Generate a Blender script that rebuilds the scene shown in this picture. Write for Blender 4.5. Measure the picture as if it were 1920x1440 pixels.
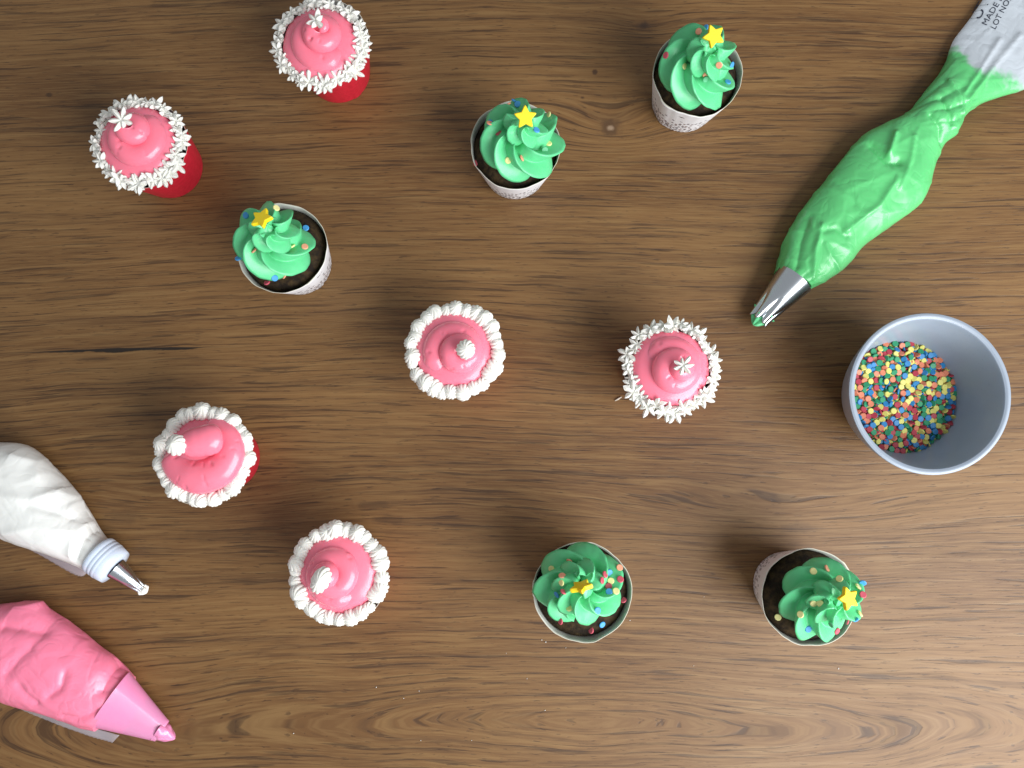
import bpy, math, random
import numpy as np
from mathutils import Vector, Matrix, noise
from mathutils.bvhtree import BVHTree

for o in list(bpy.data.objects):
    bpy.data.objects.remove(o)
S = bpy.context.scene
C = S.collection
R = math.radians
rng = random.Random(7)

# ------------------------------------------------------------------ camera
F_PX, CAM_H, NADIR_DY = 1480.0, 0.62, 110.0
TILT = math.atan(NADIR_DY / F_PX)
cam_data = bpy.data.cameras.new('camera')
cam = bpy.data.objects.new('camera', cam_data)
C.objects.link(cam)
cam.location = (0, 0, CAM_H)
cam.rotation_euler = (TILT, 0, 0)
cam_data.sensor_width = 36.0
cam_data.lens = F_PX / 1920 * 36.0
cam_data.clip_start = 0.01
cam_data.clip_end = 50
S.camera = cam
CAM = Vector((0, 0, CAM_H))


def ray(px, py):
    d = Vector(((px - 960) / F_PX, -(py - 720) / F_PX, -1.0))
    return (Matrix.Rotation(TILT, 3, 'X') @ d).normalized()


def at(px, py, z=0.0):
    d = ray(px, py)
    return CAM + d * ((z - CAM_H) / d.z)


# ------------------------------------------------------------------ world and light (a room by a big window)
W = bpy.data.worlds.new('World')
S.world = W
W.use_nodes = True
bg = W.node_tree.nodes['Background']
bg.inputs['Color'].default_value = (0.94, 0.97, 1.0, 1)
bg.inputs['Strength'].default_value = 0.345


def area(name, loc, target, sx, sy, power, col):
    l = bpy.data.lights.new(name, 'AREA')
    l.shape = 'RECTANGLE'
    l.size, l.size_y = sx, sy
    l.energy = power
    l.color = col
    o = bpy.data.objects.new(name, l)
    C.objects.link(o)
    o.location = loc
    o.rotation_euler = (Vector(target) - Vector(loc)).to_track_quat('-Z', 'Y').to_euler()
    return o


area('window_light', (0.86, -0.62, 0.78), (0.10, -0.08, 0.0), 1.15, 1.05, 31, (0.97, 0.985, 1.0))
S.view_settings.view_transform = 'Standard'
S.view_settings.look = 'None'
S.view_settings.exposure = 0.22
S.view_settings.gamma = 1.0
S.view_settings.use_curve_mapping = False
S.render.engine = 'CYCLES'


# ------------------------------------------------------------------ helpers
def mesh(name, verts, faces, smooth=True, mats=(), fmat=None):
    m = bpy.data.meshes.new(name)
    m.from_pydata([tuple(v) for v in verts], [], [tuple(f) for f in faces])
    for mt in mats:
        m.materials.append(mt)
    if smooth:
        m.polygons.foreach_set('use_smooth', [True] * len(m.polygons))
    if fmat is not None:
        m.polygons.foreach_set('material_index', fmat)
    m.update()
    return m


def obj(name, m, parent=None, loc=None, rot=None):
    o = bpy.data.objects.new(name, m)
    C.objects.link(o)
    if parent:
        o.parent = parent
    if loc is not None:
        o.location = loc
    if rot is not None:
        o.rotation_euler = rot
    return o


def thing(name, label, cat, loc, group=None):
    o = obj(name, None, None, loc)
    o.empty_display_size = 0.01
    return tag(o, label, cat, group)


def tag(o, label, cat, group=None):
    o['label'] = label
    o['category'] = cat
    if group:
        o['group'] = group
    return o


def grid_faces(nu, nv, wrap_v=True, off=0):
    f = []
    for i in range(nu - 1):
        for j in range(nv if wrap_v else nv - 1):
            k = (j + 1) % nv
            f.append((off + i * nv + j, off + i * nv + k, off + (i + 1) * nv + k, off + (i + 1) * nv + j))
    return f


def lathe(profile, n=64, rfun=None):
    """profile: list of (r, z); closed ends fan to the axis where r == 0"""
    v = []
    for (r, z) in profile:
        for j in range(n):
            a = 2 * math.pi * j / n
            rr, zz = (r, z) if rfun is None else rfun(r, z, a)
            v.append((rr * math.cos(a), rr * math.sin(a), zz))
    return v, grid_faces(len(profile), n)


def nz(x, y, z):
    return noise.noise(Vector((x, y, z)))


def catmull(pts, n):
    """resample a list of equal-length tuples to n points"""
    P = np.array(pts, float)
    P = np.vstack([2 * P[0] - P[1], P, 2 * P[-1] - P[-2]])
    m = len(P) - 3
    out = []
    for i in range(n):
        u = i / (n - 1) * m
        k = min(int(u), m - 1)
        t = u - k
        a, b, c, d = P[k:k + 4]
        out.append(0.5 * ((2 * b) + (c - a) * t + (2 * a - 5 * b + 4 * c - d) * t * t + (3 * b - a - 3 * c + d) * t ** 3))
    return np.array(out)


# ------------------------------------------------------------------ node helpers
class Mat:
    def __init__(self, name):
        self.m = bpy.data.materials.new(name)
        self.m.use_nodes = True
        self.t = self.m.node_tree
        self.b = self.t.nodes['Principled BSDF']
        self.out = self.t.nodes['Material Output']

    def n(self, kind, **kw):
        nd = self.t.nodes.new(kind)
        for k, v in kw.items():
            setattr(nd, k, v)
        return nd

    def link(self, a, b):
        self.t.links.new(a, b)

    def put(self, sock, v):
        if isinstance(v, bpy.types.NodeSocket):
            self.link(v, sock)
        else:
            sock.default_value = v

    def math(self, op, a, b=0.0, c=0.0, clamp=False):
        nd = self.n('ShaderNodeMath', operation=op, use_clamp=clamp)
        self.put(nd.inputs[0], a)
        self.put(nd.inputs[1], b)
        self.put(nd.inputs[2], c)
        return nd.outputs[0]

    def rng(self, v, a, b, c=0.0, d=1.0, smooth=True):
        nd = self.n('ShaderNodeMapRange', interpolation_type='SMOOTHSTEP' if smooth else 'LINEAR')
        for i, x in enumerate((v, a, b, c, d)):
            self.put(nd.inputs[i], x)
        return nd.outputs[0]

    def mix(self, f, a, b, blend='MIX'):
        nd = self.n('ShaderNodeMix', data_type='RGBA', blend_type=blend)
        self.put(nd.inputs[0], f)
        for s, x in ((6, a), (7, b)):
            self.put(nd.inputs[s], x if isinstance(x, bpy.types.NodeSocket) else (*x, 1) if len(x) == 3 else x)
        return nd.outputs[2]

    def comb(self, x, y, z=0.0):
        nd = self.n('ShaderNodeCombineXYZ')
        for i, v in enumerate((x, y, z)):
            self.put(nd.inputs[i], v)
        return nd.outputs[0]

    def noise(self, vec, scale=1.0, detail=2.0, rough=0.5, dist=0.0):
        nd = self.n('ShaderNodeTexNoise')
        if vec is not None:
            self.link(vec, nd.inputs['Vector'])
        nd.inputs['Scale'].default_value = scale
        nd.inputs['Detail'].default_value = detail
        nd.inputs['Roughness'].default_value = rough
        nd.inputs['Distortion'].default_value = dist
        return nd.outputs['Fac']

    def bump(self, h, strength=0.3, dist=0.001):
        nd = self.n('ShaderNodeBump')
        nd.inputs['Strength'].default_value = strength
        nd.inputs['Distance'].default_value = dist
        self.link(h, nd.inputs['Height'])
        self.link(nd.outputs[0], self.b.inputs['Normal'])
        return nd

    def set(self, **kw):
        for k, v in kw.items():
            s = self.b.inputs[k.replace('_', ' ')]
            if isinstance(v, tuple) and len(v) == 3 and s.type == 'RGBA':
                v = (*v, 1)
            self.put(s, v)
        return self

    def objco(self):
        return self.n('ShaderNodeTexCoord').outputs['Object']


def simple(name, col, rough=0.5, sss=0.0, srad=(1, 1, 1), sscale=0.003, coat=0.0, bump=None, var=0.0, **kw):
    M = Mat(name)
    M.set(Roughness=rough)
    if var or bump:
        co = M.objco()
        f = M.noise(co, 120, 3)
    if var:
        c = M.mix(M.rng(f, 0.3, 0.7), tuple(x * (1 - var) for x in col), tuple(min(1, x * (1 + var)) for x in col))
        M.link(c, M.b.inputs['Base Color'])
    else:
        M.set(Base_Color=col)
    if sss:
        M.set(Subsurface_Weight=sss, Subsurface_Radius=srad, Subsurface_Scale=sscale)
    if coat:
        M.set(Coat_Weight=coat, Coat_Roughness=0.12)
    if bump:
        M.bump(M.noise(co, bump[0], 3), bump[1], bump[2])
    if kw:
        M.set(**kw)
    return M.m


# ------------------------------------------------------------------ the table
def wood_material():
    M = Mat('oiled_oak')
    co = M.objco()
    sep = M.n('ShaderNodeSeparateXYZ')
    M.link(co, sep.inputs[0])
    x, y = sep.outputs[0], sep.outputs[1]
    at_ = M.n('ShaderNodeAttribute', attribute_name='grain')
    f = at_.outputs['Fac']
    # wobble of the fibres
    wob = M.noise(M.comb(M.math('MULTIPLY', x, 14), M.math('MULTIPLY', f, 60)), 1, 2)
    f2 = M.math('ADD', f, M.math('MULTIPLY', M.math('SUBTRACT', wob, 0.5), 0.0016))
    ring = M.noise(M.comb(M.math('MULTIPLY', x, 1.6), M.math('MULTIPLY', f2, 75)), 1, 3, 0.55)
    broad = M.noise(M.comb(M.math('MULTIPLY', x, 2.2), M.math('MULTIPLY', f, 13), 3.0), 1, 2)
    blot = M.noise(M.comb(M.math('MULTIPLY', x, 9), M.math('MULTIPLY', y, 16), 8.0), 1, 3)
    streak = M.noise(M.comb(M.math('MULTIPLY', x, 8), M.math('MULTIPLY', f2, 280), 1.0), 1, 3, 0.6)
    dashn = M.noise(M.comb(M.math('MULTIPLY', x, 13), M.math('MULTIPLY', f2, 400), 12.0), 1, 2, 0.5)
    pore = M.noise(M.comb(M.math('MULTIPLY', x, 75), M.math('MULTIPLY', f2, 700), 5.0), 1, 2, 0.6)
    fibre = M.noise(M.comb(M.math('MULTIPLY', x, 30), M.math('MULTIPLY', f2, 900), 9.0), 1, 2, 0.7)
    base = M.mix(M.rng(broad, 0.3, 0.7), (0.156, 0.072, 0.0205), (0.228, 0.116, 0.0365))
    base = M.mix(M.math('MULTIPLY', M.rng(ring, 0.50, 0.28), 0.40), base, (0.085, 0.036, 0.012))
    base = M.mix(M.math('MULTIPLY', M.rng(blot, 0.56, 0.75), 0.30), base, (0.245, 0.138, 0.045))
    # pale and dark lines of the straight grain
    base = M.mix(M.math('MULTIPLY', M.rng(streak, 0.53, 0.64), 0.45), base, (0.295, 0.170, 0.060))
    base = M.mix(M.math('MULTIPLY', M.rng(streak, 0.47, 0.36), 0.45), base, (0.075, 0.033, 0.011))
    # dark dashes: the open vessels, bunched along the rings
    thr = M.math('ADD', 0.405, M.math('MULTIPLY', M.math('SUBTRACT', 0.5, ring), 0.22))
    dash = M.rng(M.math('SUBTRACT', thr, dashn), -0.012, 0.035)
    base = M.mix(M.math('MULTIPLY', dash, 0.60), base, (0.033, 0.0145, 0.0065))
    pdash = M.rng(pore, 0.38, 0.33)
    base = M.mix(M.math('MULTIPLY', pdash, 0.55), base, (0.040, 0.018, 0.008))
    base = M.mix(M.math('MULTIPLY', M.rng(fibre, 0.46, 0.62), 0.30), base, (0.31, 0.180, 0.064))
    base = M.mix(M.math('MULTIPLY', M.rng(fibre, 0.44, 0.34), 0.22), base, (0.062, 0.028, 0.011))

    def spot(px, py, r, col, amt, stretch=1.0):
        nonlocal base
        p = at(px, py)
        wn = M.noise(co, 160, 2)
        dx = M.math('SUBTRACT', x, p.x)
        dy = M.math('MULTIPLY', M.math('SUBTRACT', y, p.y), stretch)
        d = M.math('SQRT', M.math('ADD', M.math('MULTIPLY', dx, dx), M.math('MULTIPLY', dy, dy)))
        d = M.math('ADD', d, M.math('MULTIPLY', M.math('SUBTRACT', wn, 0.5), r * 0.9))
        base = M.mix(M.math('MULTIPLY', M.rng(d, r, r * 0.35), amt), base, col)
    for a in ((1143, 240, 0.0125, (0.085, 0.042, 0.017), 0.8, 1.3), (1145, 240, 0.0042, (0.36, 0.25, 0.15), 0.9, 1.4),
              (1208, 48, 0.0042, (0.03, 0.016, 0.01), 0.95, 1.1), (1208, 48, 0.009, (0.09, 0.045, 0.02), 0.5, 1.6),
              (1116, 135, 0.003, (0.07, 0.032, 0.014), 0.9, 1.0), (1092, 183, 0.0022, (0.07, 0.032, 0.014), 0.8, 1.2),
              (92, 178, 0.004, (0.045, 0.022, 0.01), 0.7, 1.6), (700, 948, 0.022, (0.05, 0.024, 0.01), 0.5, 5.0),
              (735, 975, 0.020, (0.05, 0.024, 0.01), 0.5, 4.5), (232, 970, 0.020, (0.06, 0.028, 0.012), 0.35, 2.5),
              (1500, 990, 0.022, (0.06, 0.03, 0.014), 0.35, 4.0), (420, 1005, 0.05, (0.05, 0.024, 0.01), 0.3, 7.0)):
        spot(*a)
    # the open crack at the left
    a, b = at(10, 662), at(440, 650)
    tt = M.math('DIVIDE', M.math('SUBTRACT', x, a.x), b.x - a.x)
    yc = M.math('ADD', M.math('MULTIPLY', tt, b.y - a.y), a.y)
    cn = M.noise(M.comb(M.math('MULTIPLY', x, 40), 0.0, 2.0), 1, 3)
    dd = M.math('ABSOLUTE', M.math('ADD', M.math('SUBTRACT', y, yc), M.math('MULTIPLY', M.math('SUBTRACT', cn, 0.5), 0.0025)))
    wid = M.math('MULTIPLY', M.math('MULTIPLY', M.rng(tt, 0.0, 0.45), M.rng(tt, 1.0, 0.6)), M.rng(cn, 0.3, 0.7, 0.0006, 0.0020))
    crack = M.rng(M.math('SUBTRACT', dd, wid), 0.0004, -0.0004)
    base = M.mix(M.math('MULTIPLY', crack, 0.95), base, (0.012, 0.008, 0.006))
    base = M.mix(1.0, base, (0.85, 0.85, 0.90), 'MULTIPLY')        # the oil's tint
    M.link(base, M.b.inputs['Base Color'])
    M.link(M.rng(streak, 0.3, 0.7, 0.55, 0.45, False), M.b.inputs['Roughness'])
    M.b.inputs['Specular IOR Level'].default_value = 0.42
    h = M.math('SUBTRACT', M.math('MULTIPLY', dash, -0.8), M.math('MULTIPLY', pdash, 0.5))
    h = M.math('SUBTRACT', h, M.math('MULTIPLY', crack, 3.0))
    h = M.math('ADD', h, M.math('MULTIPLY', fibre, 0.3))
    M.bump(h, 0.22, 0.0005)
    return M.m


def build_table():
    x0, x1, y0, y1, st = -0.95, 0.95, -0.75, 0.75, 0.0055
    xs = np.arange(x0, x1 + st, st)
    ys = np.arange(y0, y1 + st, st)
    X, Y = np.meshgrid(xs, ys, indexing='ij')
    nx, ny = X.shape
    # long flat ovals of flame figure round the heart of the board near the front edge
    q = at(1090, 1362)
    wav = np.array([0.014 * nz(4.5 * a, 1.7, 0.2) + 0.006 * nz(13 * a, 5.1, 2.0) for a in xs])[:, None]
    kx = np.array([0.105 * (1 + 0.5 * nz(3.5 * a, 8.2, 1.0)) for a in xs])[:, None]
    G = np.sqrt((Y - q.y - wav * np.exp(-((Y - q.y) / 0.045) ** 2)) ** 2 + (kx * (X - q.x)) ** 2 + 0.005 ** 2)
    for (px, py, A, sx, sy) in ((1420, 960, 0.016, 0.13, 0.017), (1143, 240, 0.018, 0.050, 0.020), (1208, 48, 0.006, 0.03, 0.012),
                                (330, 945, 0.013, 0.10, 0.016)):
        p = at(px, py)
        G += A * np.exp(-((X - p.x) / sx) ** 2 - ((Y - p.y) / sy) ** 2)
    N = np.array([[0.020 * nz(1.6 * a + 3, 2.2 * b, 0.3) + 0.0045 * nz(5 * a, 12 * b, 4.1) + 0.0011 * nz(24 * a, 40 * b, 7.7)
                   for b in ys] for a in xs])
    G += N
    v = np.stack([X, Y, np.zeros_like(X)], -1).reshape(-1, 3).tolist()
    f = grid_faces(nx, ny, False)
    f = [(a, d, c, b) for (a, b, c, d) in f]
    # give the board its thickness: a skirt and an underside
    n0 = len(v)
    th = -0.028
    v += [(x0, y0, th), (xs[-1], y0, th), (xs[-1], ys[-1], th), (x0, ys[-1], th)]
    c = [0, (nx - 1) * ny, nx * ny - 1, ny - 1]
    bottom = [i * ny for i in range(nx)]
    right = [(nx - 1) * ny + j for j in range(ny)]
    top = [i * ny + ny - 1 for i in range(nx)][::-1]
    left = list(range(ny))[::-1]
    for k, e in enumerate((bottom, right, top, left)):
        f.append(tuple([n0 + k, n0 + (k + 1) % 4] + e[::-1]))
    f.append((n0 + 3, n0 + 2, n0 + 1, n0))
    m = mesh('table_top', v, f, False, [wood_material()])
    at_ = m.attributes.new('grain', 'FLOAT', 'POINT')
    at_.data.foreach_set('value', list(G.reshape(-1)) + [0.0] * 4)
    o = obj('table_top', m)
    o['kind'] = 'structure'
    o['label'] = 'brown oak table top with open horizontal grain'
    return o


build_table()

# ------------------------------------------------------------------ materials of the cakes
PINK = Mat('pink_buttercream')
_co = PINK.objco()
PINK.set(Base_Color=(0.95, 0.215, 0.305), Roughness=0.24, Coat_Weight=0.12, Coat_Roughness=0.1, Subsurface_Weight=0.25, Subsurface_Radius=(1.0, 0.3, 0.3), Subsurface_Scale=0.003)
PINK.bump(PINK.noise(_co, 260, 3), 0.12, 0.0006)
PINK = PINK.m
GREEN = Mat('green_buttercream')
_co = GREEN.objco()
GREEN.set(Base_Color=(0.125, 0.61, 0.275), Roughness=0.38, Subsurface_Weight=0.2, Subsurface_Radius=(0.3, 1.0, 0.6), Subsurface_Scale=0.002)
GREEN.bump(GREEN.noise(_co, 500, 3), 0.15, 0.0005)
GREEN = GREEN.m
WHITE = simple('white_buttercream', (0.84, 0.835, 0.775), 0.5, 0.3, (1, 0.9, 0.75), 0.002, bump=(500, 0.15, 0.0005))
STAR = simple('yellow_fondant', (0.87, 0.66, 0.012), 0.42, 0.15, (1, 0.7, 0.1), 0.002, bump=(700, 0.12, 0.0004))
SPR = {'red': (0.42, 0.035, 0.06), 'orange': (0.70, 0.22, 0.12), 'yellow': (0.70, 0.66, 0.17), 'blue': (0.025, 0.22, 0.50), 'green': (0.025, 0.28, 0.13)}
SPRM = {k: simple(k + '_sugar', c, 0.5, bump=(900, 0.15, 0.0003), var=0.08) for k, c in SPR.items()}


def cake_material():
    M = Mat('chocolate_sponge')
    co = M.objco()
    f = M.noise(co, 160, 4, 0.6)
    c = M.mix(M.rng(f, 0.35, 0.7), (0.011, 0.006, 0.003), (0.052, 0.031, 0.011))
    M.link(c, M.b.inputs['Base Color'])
    M.set(Roughness=0.85, Specular_IOR_Level=0.25)
    M.bump(M.noise(co, 300, 4, 0.65), 0.7, 0.0015)
    return M.m


CAKE = cake_material()


def red_paper():
    M = Mat('red_paper')
    uv = M.n('ShaderNodeUVMap').outputs[0]
    f = M.noise(uv, 300, 3)
    M.link(M.mix(M.rng(f, 0.3, 0.7), (0.56, 0.008, 0.028), (0.66, 0.014, 0.042)), M.b.inputs['Base Color'])
    M.set(Roughness=0.42)
    M.bump(f, 0.08, 0.0004)
    return M.m


def dotted_paper():
    M = Mat('white_paper_with_confetti_dots')
    uv = M.n('ShaderNodeUVMap').outputs[0]
    sep = M.n('ShaderNodeSeparateXYZ')
    M.link(uv, sep.inputs[0])
    vz = sep.outputs[1]
    vo = M.n('ShaderNodeTexVoronoi', voronoi_dimensions='2D')
    vo.inputs['Scale'].default_value = 330
    vo.inputs['Randomness'].default_value = 0.75
    M.link(uv, vo.inputs['Vector'])
    sc = M.n('ShaderNodeSeparateColor')
    M.link(vo.outputs['Color'], sc.inputs[0])
    dens = M.rng(vz, 0.034, 0.008, 0.0, 0.9, False)
    show = M.math('LESS_THAN', sc.outputs[0], dens)
    dot = M.math('MULTIPLY', M.rng(vo.outputs['Distance'], 0.42, 0.36), show)
    dc = M.mix(M.rng(sc.outputs[1], 0.2, 0.8), (0.15, 0.09, 0.085), (0.06, 0.06, 0.085))
    M.link(M.mix(M.math('MULTIPLY', dot, 0.9), (0.80, 0.80, 0.82), dc), M.b.inputs['Base Color'])
    M.set(Roughness=0.45)
    return M.m


RED_P, DOT_P = red_paper(), dotted_paper()
INNER_P = simple('paper_lining', (0.62, 0.63, 0.58), 0.5, var=0.05)
EDGE_P = simple('cut_paper_edge', (0.66, 0.60, 0.50), 0.6)

CUP_H, R_TOP, R_BOT = 0.050, 0.0334, 0.0252


def cup_mesh(seed, outer, rscale=1.0):
    n = 120
    rt = R_TOP * rscale
    zs = [0.0, 0.0008, 0.004, 0.012, 0.022, 0.032, 0.041, 0.047, CUP_H]

    def rad(z, a, inner=0.0):
        t = z / CUP_H
        r = R_BOT + (rt - R_BOT) * t
        w = (0.00055 * nz(math.cos(a) * 2.2 + seed, math.sin(a) * 2.2, 1.0) + 0.00025 * nz(math.cos(a) * 5 + seed, math.sin(a) * 5, 5.0)) * (0.2 + 1.8 * t * t)
        seam = 0.0005 if (a - seed * 1.7) % (2 * math.pi) < 0.28 else 0.0
        return r + w + (seam if inner == 0 else 0) - inner

    def zz(z, a):
        t = z / CUP_H
        return z + t ** 4 * (0.0007 * nz(math.cos(a) * 1.5 + seed, math.sin(a) * 1.5, 9.0) + 0.0003 * nz(math.cos(a) * 4 + seed, math.sin(a) * 4, 3.0))
    v, uv, fm = [], [], []
    rows = []
    for z in zs:
        rows.append((z, 0.0))
    rows.append((CUP_H, 0.0004))
    for z in zs[::-1][1:]:
        if z > 0.02:
            rows.append((z, 0.0004))
    for (z, inn) in rows:
        for j in range(n):
            a = 2 * math.pi * j / n
            r = rad(z, a, inn)
            v.append((r * math.cos(a), r * math.sin(a), zz(z, a)))
    f = grid_faces(len(rows), n)
    for i in range(len(rows) - 1):
        fm += [0 if i < len(zs) - 1 else (2 if i == len(zs) - 1 else 1)] * n
    f.append(tuple(range(n))[::-1])
    fm.append(1)
    m = mesh('paper_cup', v, f, True, [outer, INNER_P, EDGE_P], fm)
    u = m.uv_layers.new(name='UVMap')
    for p in m.polygons:
        js = [m.loops[li].vertex_index % n for li in p.loop_indices]
        wrapf = max(js) - min(js) > n / 2
        for li in p.loop_indices:
            vi = m.loops[li].vertex_index
            j = vi % n
            if wrapf and j < n / 2:
                j += n
            u.data[li].uv = (j / n * 0.185, m.vertices[vi].co.z)
    return m


def cake_mesh(seed, rscale=1.0):
    n = 72
    prof = [(0.0300 * rscale, 0.034), (0.0314 * rscale, 0.0395), (0.0308 * rscale, 0.0432), (0.0288, 0.0466), (0.026, 0.0492), (0.022, 0.0512),
            (0.017, 0.0522), (0.011, 0.0528), (0.005, 0.0530), (0.0, 0.0530)]

    def rf(r, z, a):
        k = nz(math.cos(a) * r * 120 + seed, math.sin(a) * r * 120, 2) * 0.0012 + nz(math.cos(a) * r * 320 + seed, math.sin(a) * r * 320, 6) * 0.0007
        return r, z + (k if z > 0.0445 else 0)
    v, f = lathe(prof, n, rf)
    return mesh('cake', v, f, True, [CAKE])


# ------------------------------------------------------------------ swept icing
def sweep(P, rad, na, profile, twist, squash=1.0):
    """P: n x 3 path; rad: n radii; profile(a, t) -> radius factor; frames built on the vertical"""
    n = len(P)
    v = []
    for i in range(n):
        T = P[min(i + 1, n - 1)] - P[max(i - 1, 0)]
        T = T / (np.linalg.norm(T) + 1e-12)
        up = np.array((0, 0, 1.0))
        side = np.cross(T, up)
        ln = np.linalg.norm(side)
        side = side / ln if ln > 1e-4 else np.array((1.0, 0, 0))
        up2 = np.cross(side, T)
        t = i / (n - 1)
        for j in range(na):
            pa = 2 * math.pi * j / na            # angle on the nozzle's own outline
            a = pa - twist(t)
            k = rad[i] * profile(pa, t)
            v.append(P[i] + side * (math.cos(a) * k) + up2 * (math.sin(a) * k * squash))
    f = grid_faces(n, na)
    b = len(v)
    v.append(P[0])
    v.append(P[-1])
    for j in range(na):
        f.append((b, (j + 1) % na, j))
        f.append((b + 1, (n - 1) * na + j, (n - 1) * na + (j + 1) % na))
    return v, f


def join(parts):
    v, f = [], []
    for (a, b) in parts:
        o = len(v)
        v += [tuple(x) for x in a]
        f += [tuple(i + o for i in q) for q in b]
    return v, f


def disc_mesh(name, r, h, mat, n=14):
    b = r * 0.16
    prof = [(0.0, -h / 2), (r - b, -h / 2), (r, -h / 2 + b), (r, h / 2 - b), (r - b, h / 2), (0.0, h / 2)]
    v, f = lathe(prof, n)
    m = mesh(name, v, f, False, [mat])
    return m


PASTEL = {'red': (0.58, 0.09, 0.13), 'orange': (0.84, 0.36, 0.22), 'yellow': (0.84, 0.78, 0.34), 'blue': (0.06, 0.33, 0.70), 'green': (0.10, 0.45, 0.22)}
TOPPING = {k: disc_mesh('sprinkle', 0.0024, 0.0012, simple(k + '_pastel_sugar', c, 0.55, bump=(900, 0.15, 0.0003), var=0.06)) for k, c in PASTEL.items()}
SPRINKLE = {k: disc_mesh('sprinkle', 0.0024, 0.0012, SPRM[k]) for k in SPR}


def star_mesh():
    n, top = 60, []
    prof = []

    def rr(a):
        k = (a / (2 * math.pi) * 5) % 1.0
        d = abs(k - 0.0) if k < 0.5 else 1 - k      # 0 on the tip, 0.5 in the notch
        ro, ri = 0.0086, 0.0044
        # straight edge between tip and notch
        th = d * 2 * math.pi / 5
        al = math.pi / 5
        x = ro * ri * math.sin(al) / (ri * math.sin(al - th) + ro * math.sin(th))
        return min(x, 0.0079)
    rows = [(0.0, -0.0016), (0.93, -0.0016), (1.0, -0.0010), (1.0, 0.0008), (0.96, 0.0014), (0.88, 0.0016), (0.0, 0.0016)]
    v = []
    for (k, z) in rows:
        for j in range(n):
            a = 2 * math.pi * j / n
            r = rr(a) * k
            v.append((r * math.cos(a), r * math.sin(a), z))
    return mesh('star', v, grid_faces(len(rows), n), False, [STAR])


STAR_MESH = star_mesh()


# piped white drops: open petals (petal 1..) and closed ridged kisses
def petal_drop(seed):
    n, k = 84, 10
    r_ = random.Random(seed)
    ph = [r_.uniform(0.55, 1.15) for _ in range(7)]
    npet = r_.choice((5, 6, 6, 7))
    jit = [r_.uniform(-0.3, 0.3) for _ in range(7)]
    v = []
    rows = [(0.0, 0), (0.3, 0), (0.55, 0), (0.8, 0), (1.0, 0)]
    R0 = 0.0080

    def outline(a):
        q = (a / (2 * math.pi) * npet) % 1.0
        idx = int(a / (2 * math.pi) * npet) % npet
        c = 1 - abs(2 * q ** (2 ** jit[idx % 7]) - 1)
        return R0 * (0.34 + 0.74 * c ** 0.62 * ph[idx % 7]), c
    levels = 9
    for i in range(levels):                # underside to rim
        t = i / (levels - 1)
        for j in range(n):
            a = 2 * math.pi * j / n
            ro, c = outline(a)
            r = ro * t
            z = -0.0020 * (1 - t) + 0.0030 * t ** 2.2 * c
            v.append((r * math.cos(a), r * math.sin(a), z))
    for i in range(levels):                # rim back to the centre over the top
        t = 1 - i / (levels - 1)
        for j in range(n):
            a = 2 * math.pi * j / n
            ro, c = outline(a)
            r = ro * t * (0.97 if i == 0 else 1)
            thick = 0.0022 * (1 - t ** 3)
            ridge = 0.0016 * c ** 3 * math.sin(math.pi * min(1, t)) 
            dip = -0.0006 * math.exp(-(t / 0.18) ** 2)
            z = 0.0030 * t ** 2.2 * c + thick + ridge + dip - 0.0003
            v.append((r * math.cos(a), r * math.sin(a), z))
    v = [(x + 0.0004 * nz(x * 300, y * 300, seed), y + 0.0004 * nz(x * 300, y * 300, seed + 9), z) for x, y, z in v]
    return mesh('piped_drop', v, grid_faces(2 * levels, n), True, [WHITE])


def kiss_drop(seed):
    n = 96
    r_ = random.Random(seed)
    ridges = r_.choice((11, 12, 13))
    prof = [(0.0, -0.002), (0.0052, -0.002), (0.0066, -0.0008), (0.0069, 0.0010), (0.0064, 0.0028), (0.0050, 0.0044), (0.0032, 0.0055), (0.0016, 0.0061), (0.0006, 0.0066), (0.0, 0.0067)]
    v = []
    for i, (r, z) in enumerate(prof):
        tw = 0.5 * max(0, z) / 0.006
        for j in range(n):
            a = 2 * math.pi * j / n
            s = abs(math.sin(ridges * a / 2)) ** 0.6
            k = r * (0.80 + 0.20 * s)
            v.append((k * math.cos(a + tw), k * math.sin(a + tw), z))
    v = [(x + 0.0005 * nz(x * 200, y * 200, seed), y + 0.0005 * nz(x * 200, y * 200, seed + 9), z) for x, y, z in v]
    return mesh('piped_drop', v, grid_faces(len(prof), n), True, [WHITE])


PETALS = [petal_drop(i) for i in range(9)]
KISSES = [kiss_drop(i) for i in range(4)]
ZROT = Vector((0, 0, 1))


def orient(n, spin):
    return (n.to_track_quat('Z', 'Y').to_matrix() @ Matrix.Rotation(spin, 3, 'Z')).to_euler()


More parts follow.
